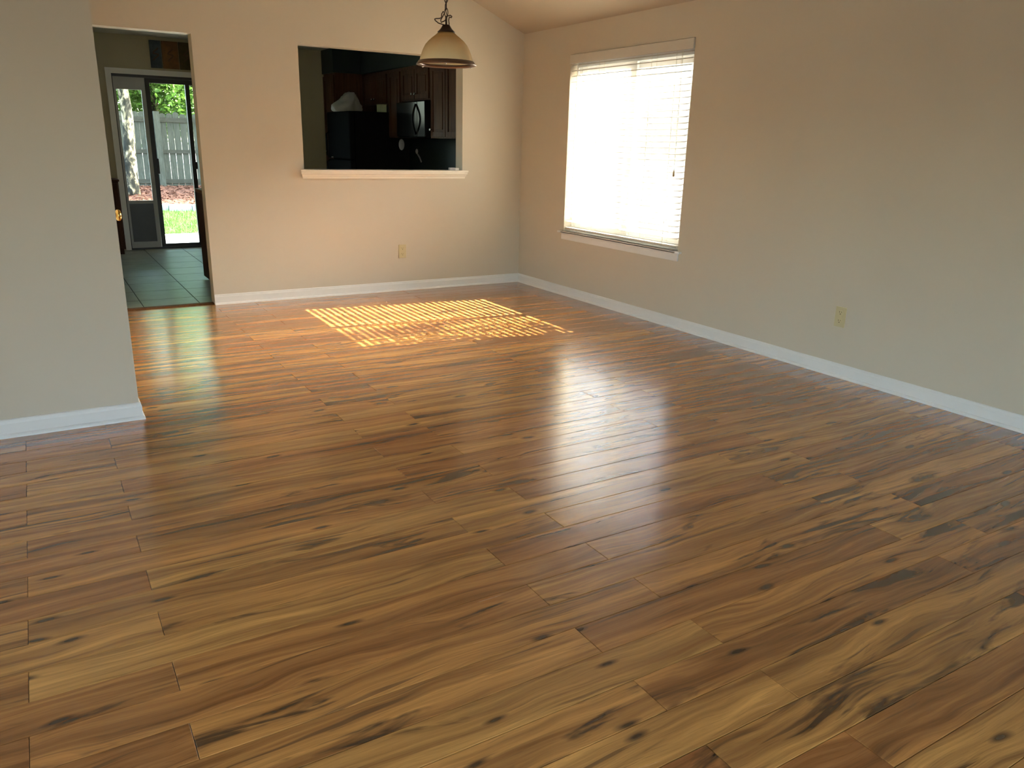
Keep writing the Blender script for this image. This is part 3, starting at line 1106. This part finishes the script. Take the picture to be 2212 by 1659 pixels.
# small box on the pass-through sill
sb = thing('small_box', 'small white and grey box at the right end of the sill', 'box', (-0.725, 0.03, 1.1035))
box('grey_half', 'grey_item', -0.775, -0.7215, 0.015, 0.05, 1.1035, 1.127, sb, 0.002)
box('white_half', 'white_trim', -0.7210, -0.682, 0.012, 0.052, 1.1035, 1.125, sb, 0.002)

# ------------------------------------------------------------------ pendant lamp
PC = Vector((-1.983, -2.352, 1.792))
pn = thing('pendant_lamp', 'bronze chain pendant lamp with an alabaster glass bowl shade', 'lamp', PC)
RR = 0.177


outer = [(0.160, 0.012), (0.157, 0.020), (0.152, 0.040), (0.1455, 0.058), (0.137, 0.080), (0.122, 0.106), (0.103, 0.127), (0.081, 0.145), (0.061, 0.160), (0.044, 0.176)]
inner = [(r_ - 0.005, z - 0.003) for r_, z in outer][::-1]
bm = bmesh.new()
bm_lathe(bm, outer + inner, PC, 56, True)
obj('lamp_shade', bm, 'shade', pn, True)
bm = bmesh.new()
bm_lathe(bm, [(0.150, 0.004), (0.161, 0.013), (0.163, 0.017), (0.170, 0.006), (0.177, 0.000), (0.1775, -0.005), (0.172, -0.008), (0.158, -0.004)], PC, 64, True)
obj('rim', bm, 'rim', pn, True)
for k in range(3):
    a = math.radians(-118 + 120 * k)
    bm = bmesh.new()
    bmesh.ops.create_uvsphere(bm, u_segments=12, v_segments=8, radius=0.006)
    bmesh.ops.translate(bm, verts=bm.verts, vec=PC + Vector((0.165 * math.cos(a), 0.165 * math.sin(a), -0.008)))
    obj('finial', bm, 'chrome', pn, True)
bm = bmesh.new()
bm_lathe(bm, [(0.050, 0.172), (0.0515, 0.176), (0.044, 0.182), (0.034, 0.192), (0.026, 0.204), (0.0215, 0.212), (0.020, 0.214), (0.004, 0.215)], PC, 40)
obj('cap', bm, 'bronze', pn, True)
bm = bmesh.new()
bm_tube(bm, [PC + Vector((0, 0, 0.214)), PC + Vector((0, 0, 0.262))], 0.006, 10)
obj('stem', bm, 'bronze', pn, True)
bm = bmesh.new()
bm_lathe(bm, [(0.012, 0.02), (0.016, 0.05), (0.020, 0.10), (0.016, 0.165), (0.010, 0.172)], PC, 20)
obj('socket', bm, 'white_trim', pn, True)
ct = zc(PC.x)
link_bm = bmesh.new()
pts = []
for i in range(17):
    a = 2 * math.pi * i / 16
    pts.append((0.0100 * math.cos(a), 0, 0.021 * math.sin(a) * (1 + 0.12 * abs(math.sin(a)))))
bm_tube(link_bm, pts, 0.0027, 6, False)
link_me = bpy.data.meshes.new('chain_link')
link_bm.to_mesh(link_me)
link_bm.free()
link_me.materials.append(M['bronze'])
for pl in link_me.polygons:
    pl.use_smooth = True
z = PC.z + 0.280
i = 0
while z < ct - 0.05:
    o = bpy.data.objects.new('chain_link', link_me)
    COL.objects.link(o)
    o.parent = pn
    o.location = Vector((PC.x, PC.y, z)) - Vector(pn.location)
    o.rotation_euler = (0, R.uniform(-.06, .06), math.radians(-30 + 90 * (i % 2) + R.uniform(-12, 12)))
    z += 0.0375
    i += 1


def camplane(dx, dz):
    # offsets of the loose wire in the vertical plane that faces the doorway side of the room
    return PC + Vector((dx * math.cos(math.radians(-28)), dx * math.sin(math.radians(-28)), dz))


bm = bmesh.new()
wire = [(-0.012, 0.214), (-0.045, 0.222), (-0.064, 0.236), (-0.068, 0.243), (-0.058, 0.246), (-0.040, 0.247), (-0.028, 0.252), (-0.026, 0.272), (-0.018, 0.285),
        (-0.010, 0.278), (-0.018, 0.262), (-0.032, 0.240), (-0.030, 0.226), (-0.008, 0.236), (0.008, 0.262), (0.024, 0.266), (0.033, 0.260), (0.030, 0.254), (0.018, 0.256), (0.014, 0.240), (0.017, 0.216)]
fine = []
for a, b in zip(wire, wire[1:]):
    fine.append(a)
    fine.append(((a[0] + b[0]) / 2, (a[1] + b[1]) / 2))
fine.append(wire[-1])
bm_tube(bm, [camplane(*q) for q in fine], 0.0034, 6)
obj('loose_wire', bm, 'bronze', pn, True)
bm = bmesh.new()
pts = []
zz = 0.26
k = 0
while PC.z + zz < ct - 0.03:
    pts.append(PC + Vector((0.007 * math.cos(k * 1.1), 0.007 * math.sin(k * 1.1), zz)))
    zz += 0.02
    k += 1
bm_tube(bm, pts, 0.0022, 6)
obj('power_cord', bm, 'bronze', pn, True)
bm = bmesh.new()
bm_lathe(bm, [(0.060, 0.0), (0.062, -0.012), (0.050, -0.030), (0.020, -0.040), (0.004, -0.042)], (PC.x, PC.y, ct - 0.026), 32)
bmesh.ops.rotate(bm, verts=bm.verts, cent=(PC.x, PC.y, ct), matrix=Matrix.Rotation(math.atan(SL), 3, 'Y'))
bmesh.ops.translate(bm, verts=bm.verts, vec=(0, 0, 0.022))
obj('canopy', bm, 'bronze', pn, True)

# ------------------------------------------------------------------ outlets


def outlet(label, c, axis):
    """axis 'y': on the far wall facing -y; 'x': on the right wall facing -x"""
    o = thing('wall_outlet', label, 'outlet', c, 'almond duplex outlets')

    def T(bm):
        if axis == 'x':
            bmesh.ops.rotate(bm, verts=bm.verts, cent=(0, 0, 0), matrix=Matrix.Rotation(math.radians(-90), 3, 'Z'))
        bmesh.ops.translate(bm, verts=bm.verts, vec=c)
        return bm
    bm = bmesh.new()
    bm_box(bm, -0.0375, 0.0375, -0.006, -0.0003, -0.0625, 0.0625, 0.0025)
    obj('cover_plate', T(bm), 'almond', o)
    for dz in (0.026, -0.026):
        bm = bmesh.new()
        pr = [(0.0175 * math.cos(a), max(-0.0145, min(0.0145, 0.0175 * math.sin(a)))) for a in [2 * math.pi * i / 24 for i in range(24)]]
        bm_prism(bm, [(x, z + dz) for x, z in pr], -0.0085, -0.006, 'y')
        rc = obj('receptacle', T(bm), 'almond', o)
        bm = bmesh.new()
        bm_box(bm, -0.0085, -0.0060, -0.0090, -0.0085, dz + 0.000, dz + 0.0095)
        bm_box(bm, 0.0060, 0.0082, -0.0090, -0.0085, dz + 0.001, dz + 0.0085)
        bm_prism(bm, [(0.0032 * math.cos(a), dz - 0.0075 + 0.0032 * math.sin(a)) for a in [2 * math.pi * i / 12 for i in range(12)]], -0.0090, -0.0085, 'y')
        obj('slots', T(bm), 'slot', rc)
    bm = bmesh.new()
    bm_prism(bm, [(0.003 * math.cos(a), 0.003 * math.sin(a)) for a in [2 * math.pi * i / 12 for i in range(12)]], -0.0072, -0.006, 'y')
    obj('screw', T(bm), 'almond', o)


outlet('almond duplex outlet on the far wall below the pass-through', Vector((-1.282, 0, 0.370)), 'y')
outlet('almond duplex outlet on the right wall above the baseboard', Vector((0, -3.818, 0.376)), 'x')

# ------------------------------------------------------------------ outdoors
struct(box('ground', 'far_ground', -600, 600, -600, 600, -0.6, -0.5), 'open ground around the house')
struct(box('ground_side_yard', 'far_ground', 0.165, 14.0, -14, 3.9, -0.5, -0.25), 'grassy side yard along the right wall')
struct(box('patio', 'concrete', -7, 4, KY + 0.13, 6.62, -0.5, -0.12), 'sunlit white concrete patio')
# lawn: a gentle rise to the edging
bm = bmesh.new()
nx, ny = 24, 10
vv = [[None] * (ny + 1) for _ in range(nx + 1)]


def edge_y(x):
    return 9.55 - 0.30 * (x + 2.4) + 0.02 * (x + 2.4) ** 2


def lawn_z(x, y):
    s_ = min(1, max(0, (y - 6.6) / (9.3 - 6.6)))
    return -0.13 + 0.13 * s_


for i in range(nx + 1):
    x = -7 + 11 * i / nx
    for k in range(ny + 1):
        y = 6.62 + (edge_y(x) - 6.62) * k / ny
        vv[i][k] = bm.verts.new((x, y, lawn_z(x, y)))
for i in range(nx):
    for k in range(ny):
        bm.faces.new((vv[i][k], vv[i + 1][k], vv[i + 1][k + 1], vv[i][k + 1]))
lw = struct(obj('lawn', bm, 'lawn'), 'strip of lawn between patio and edging')
bm = bmesh.new()
for _ in range(15000):
    x = R.uniform(-4.4, 0.8)
    y = 6.60 + (edge_y(x) - 6.66) * R.random()
    h = R.uniform(0.03, 0.085)
    z = lawn_z(x, y) - 0.005
    a = R.uniform(0, math.pi)
    wx, wy = 0.006 * math.cos(a), 0.006 * math.sin(a)
    lx, ly = R.uniform(-.03, .03), R.uniform(-.03, .03)
    bm.faces.new([bm.verts.new(q) for q in ((x - wx, y - wy, z), (x + wx, y + wy, z), (x + lx, y + ly, z + h))])
tag(obj('grass', bm, 'grass'), 'sunlit green grass growing between patio and edging', 'grass', kind='stuff')
# edging blocks
eg = thing('garden_edging', 'curved row of grey retaining blocks between lawn and mulch', 'edging', (-1.8, 9.4, 0.0))
x = -5.2
while x < 1.6:
    x2 = x + 0.40
    ya, yb = edge_y(x), edge_y(x2)
    bm = bmesh.new()
    g = 0.006
    prof = [(x + g, ya), (x2 - g, yb), (x2 - g, yb + 0.20), (x + g, ya + 0.20)]
    bm_prism(bm, prof, -0.03, 0.112 + R.uniform(-.006, .006), 'z')
    obj('edging_block', bm, 'block', eg)
    x = x2
# mulch bed
bm = bmesh.new()
nx, ny = 70, 50
vv = [[None] * (ny + 1) for _ in range(nx + 1)]
for i in range(nx + 1):
    x = -8 + 13 * i / nx
    for k in range(ny + 1):
        y = edge_y(x) + 0.20 + (16.5 - edge_y(x) - 0.2) * k / ny
        vv[i][k] = bm.verts.new((x, y, 0.10 + 0.07 * k / ny + 0.035 * mn.noise(Vector((x * 3, y * 3, 0))) * min(1, k)))
for i in range(nx):
    for k in range(ny):
        bm.faces.new((vv[i][k], vv[i + 1][k], vv[i + 1][k + 1], vv[i][k + 1]))
struct(obj('mulch_bed', bm, 'mulch'), 'reddish brown mulch bed in front of the fence')
bm = bmesh.new()
for _ in range(5000):
    x = R.uniform(-4.2, 1.2)
    y = R.uniform(edge_y(x) + 0.27, 14.8)
    z = 0.11 + 0.07 * (y - 9.7) / 6.8
    a = R.uniform(0, 6.28)
    L_ = R.uniform(0.015, 0.05)
    W_ = R.uniform(0.006, 0.016)
    t_ = R.uniform(-0.02, 0.025)
    ux, uy = math.cos(a), math.sin(a)
    bm.faces.new([bm.verts.new(q) for q in ((x - ux * L_ - uy * W_, y - uy * L_ + ux * W_, z + .012), (x + ux * L_ - uy * W_, y + uy * L_ + ux * W_, z + .012 + t_),
                                            (x + ux * L_ + uy * W_, y + uy * L_ - ux * W_, z + .02 + t_), (x - ux * L_ + uy * W_, y - uy * L_ - ux * W_, z + .02))])
tag(obj('bark_chips', bm, 'mulch'), 'loose reddish bark chips covering the mulch bed', 'mulch', kind='stuff')

# fence
FY = 15.0
fn = thing('fence', 'weathered grey green wooden picket fence with rounded tops', 'fence', (-1.5, FY, 0.15))
W_ = 0.146
GP = 0.154
pk_cache = []
for v_ in range(3):
    bm = bmesh.new()
    hw = W_ / 2
    ht = 1.755 + (-0.01, 0.0, 0.012)[v_]
    prof = [(-hw, 0), (hw, 0), (hw, ht - 0.06)]
    for i in range(1, 8):
        a = math.pi * i / 8
        prof.append((hw * math.cos(a), ht - 0.06 + 0.06 * math.sin(a)))
    prof.append((-hw, ht - 0.06))
    bm_prism(bm, prof, 0, 0.018, 'y')
    me = bpy.data.meshes.new('picket')
    bm.to_mesh(me)
    bm.free()
    me.materials.append(M['fence'])
    pk_cache.append(me)
x = -7.95
while x < 5:
    o = bpy.data.objects.new('picket', R.choice(pk_cache))
    COL.objects.link(o)
    o.parent = fn
    o.location = Vector((x, FY + 0.04, 0.16 + R.uniform(-0.012, 0.012))) - Vector(fn.location)
    o.rotation_euler = (0, R.uniform(-0.008, 0.008), R.uniform(-.03, .03))
    x += GP
for z0, z1 in ((1.685, 1.80), (0.945, 1.035), (0.222, 0.325)):
    box('rail', 'fence_rail', -8.05, 5.05, FY, FY + 0.0385, z0, z1, fn)
for px in (-6.2, -3.8, -1.40, 1.0, 3.4):
    box('post', 'fence', px, px + 0.14, FY - 0.105, FY - 0.002, 0.10, 1.93, fn, 0.004)


# unseen rise, added so the horizon behind the window turns white
bm = bmesh.new()
bm.faces.new([bm.verts.new(q) for q in ((70, -260, -0.5), (420, -260, 32), (420, 700, 32), (70, 700, -0.5))])
struct(obj('added_horizon_slope', bm, 'slope_pale'), 'unseen pale slope added to brighten the horizon behind the window')

# unseen pale lot, added to whiten the view between the slats
struct(box('added_bright_lot', 'concrete', 5.3, 75, 3.95, 110, -0.495, -0.40), 'unseen pale concrete lot added to brighten the window view')

# unseen house shape, added to keep skylight off the far wall
nb = root('skylight_blocker', (11, -9, -0.5), 'plain beige house shape, unseen, added to block skylight')
box('blocker_walls', 'wall', 7.0, 15.0, -16.0, -3.9, -0.5, 3.1, nb)
bm = bmesh.new()
bm_prism(bm, [(6.5, 3.1), (15.5, 3.1), (11.0, 5.2)], -16.4, -3.5, 'y')
obj('blocker_roof', bm, 'fence', nb)
for yy in (-13.5, -9.8, -6.2):
    wf = box('blocker_window', 'vinyl', 6.96, 6.999, yy, yy + 1.1, 0.6, 2.0, nb)
    box('blocker_pane', 'flap', 6.95, 6.959, yy + .06, yy + 1.04, 0.66, 1.94, wf)

# trees
def tree(name, label, base, h, r0, crown_c, crown_r, nleaf, size, lean=(0, 0), bark='bark', group=None, leaf_m='leaf', stretch=(1, 1, 1)):
    t = thing(name, label, 'tree', base, group)
    base = Vector(base)
    bm = bmesh.new()
    pts, rad = [], []
    for i in range(19):
        s_ = i / 18
        pts.append(base + Vector((lean[0] * s_ + 0.03 * math.sin(s_ * 9 + base.x), lean[1] * s_, h * s_)))
        rad.append(r0 * (1.18 - 0.18 * min(1, s_ * 9)) * (1 - 0.35 * s_))
    bm_tube(bm, pts, rad, 18)
    obj('trunk', bm, bark, t, True)
    bm = bmesh.new()
    rr = random.Random(int(base.x * 100) + int(base.y * 10))
    for k in range(7):
        a = rr.uniform(0, 6.28)
        e = Vector(crown_c) + Vector((math.cos(a) * crown_r * .55, math.sin(a) * crown_r * .55, rr.uniform(-.3, .5) * crown_r))
        s_ = pts[-1] - Vector((0, 0, rr.uniform(0, .25) * h))
        bm_tube(bm, [s_, s_.lerp(e, .5) + Vector((0, 0, .15)), e], [r0 * .4, r0 * .22, r0 * .06], 6)
    obj('branches', bm, bark, t, True)
    bm = bmesh.new()
    cl = []
    for k in range(46):
        d = Vector((rr.gauss(0, 1), rr.gauss(0, 1), rr.gauss(0, 1))).normalized() * crown_r * (rr.random() ** 0.45)
        cl.append(Vector(crown_c) + Vector((d.x * stretch[0], d.y * stretch[1], d.z * stretch[2])))
    for k in range(nleaf):
        c = rr.choice(cl) + Vector((rr.gauss(0, 1), rr.gauss(0, 1), rr.gauss(0, 1))) * crown_r * 0.15
        u = Vector((rr.gauss(0, 1), rr.gauss(0, 1), rr.gauss(0, 0.6))).normalized()
        v_ = u.cross(Vector((rr.gauss(0, 1), rr.gauss(0, 1), rr.gauss(0, 1)))).normalized()
        s_ = size * rr.uniform(.6, 1.3)
        bm.faces.new([bm.verts.new(q) for q in (c - u * s_, c + v_ * s_ * .45 - u * s_ * .1, c + u * s_, c - v_ * s_ * .45 + u * s_ * .1)])
    tag(obj('foliage', bm, leaf_m, t), kind='stuff')
    return t


tree('garden_tree', 'mottled tree trunk with sunlit patches in its bark colour, standing in the mulch bed', (-2.30, 12.0, 0.10), 3.6, 0.128, (-3.3, 11.6, 5.4), 3.4, 24000, 0.10, stretch=(1.05, 1.0, 0.42))
tree('garden_tree', 'shade tree just beyond the right end of the mulch bed', (5.3, 12.9, -0.5), 3.6, 0.16, (5.2, 12.9, 4.6), 2.7, 22000, 0.10, stretch=(1.0, 1.2, 0.9))
tree('yard_tree', 'slim leafy tree in the side yard outside the window', (4.3, -3.2, -0.25), 3.7, 0.07, (4.05, -2.78, 4.45), 0.72, 800, 0.055, stretch=(0.9, 0.9, 1.25))
for (lb, bx_, by_, cz, cr) in (('broad green tree behind the fence, left of the post', -3.7, 18.6, 3.3, 1.7),
                               ('broad green tree behind the fence, above the post', -0.75, 18.8, 3.4, 2.0),
                               ('broad green tree behind the fence, right of the post', 2.3, 18.8, 3.2, 1.6)):
    tree('leafy_tree', lb, (bx_, by_, -0.5), 2.6, 0.13, (bx_, by_, cz), cr, 24000, 0.08, group='leafy trees behind the fence', stretch=(1.1, 1, 0.95))
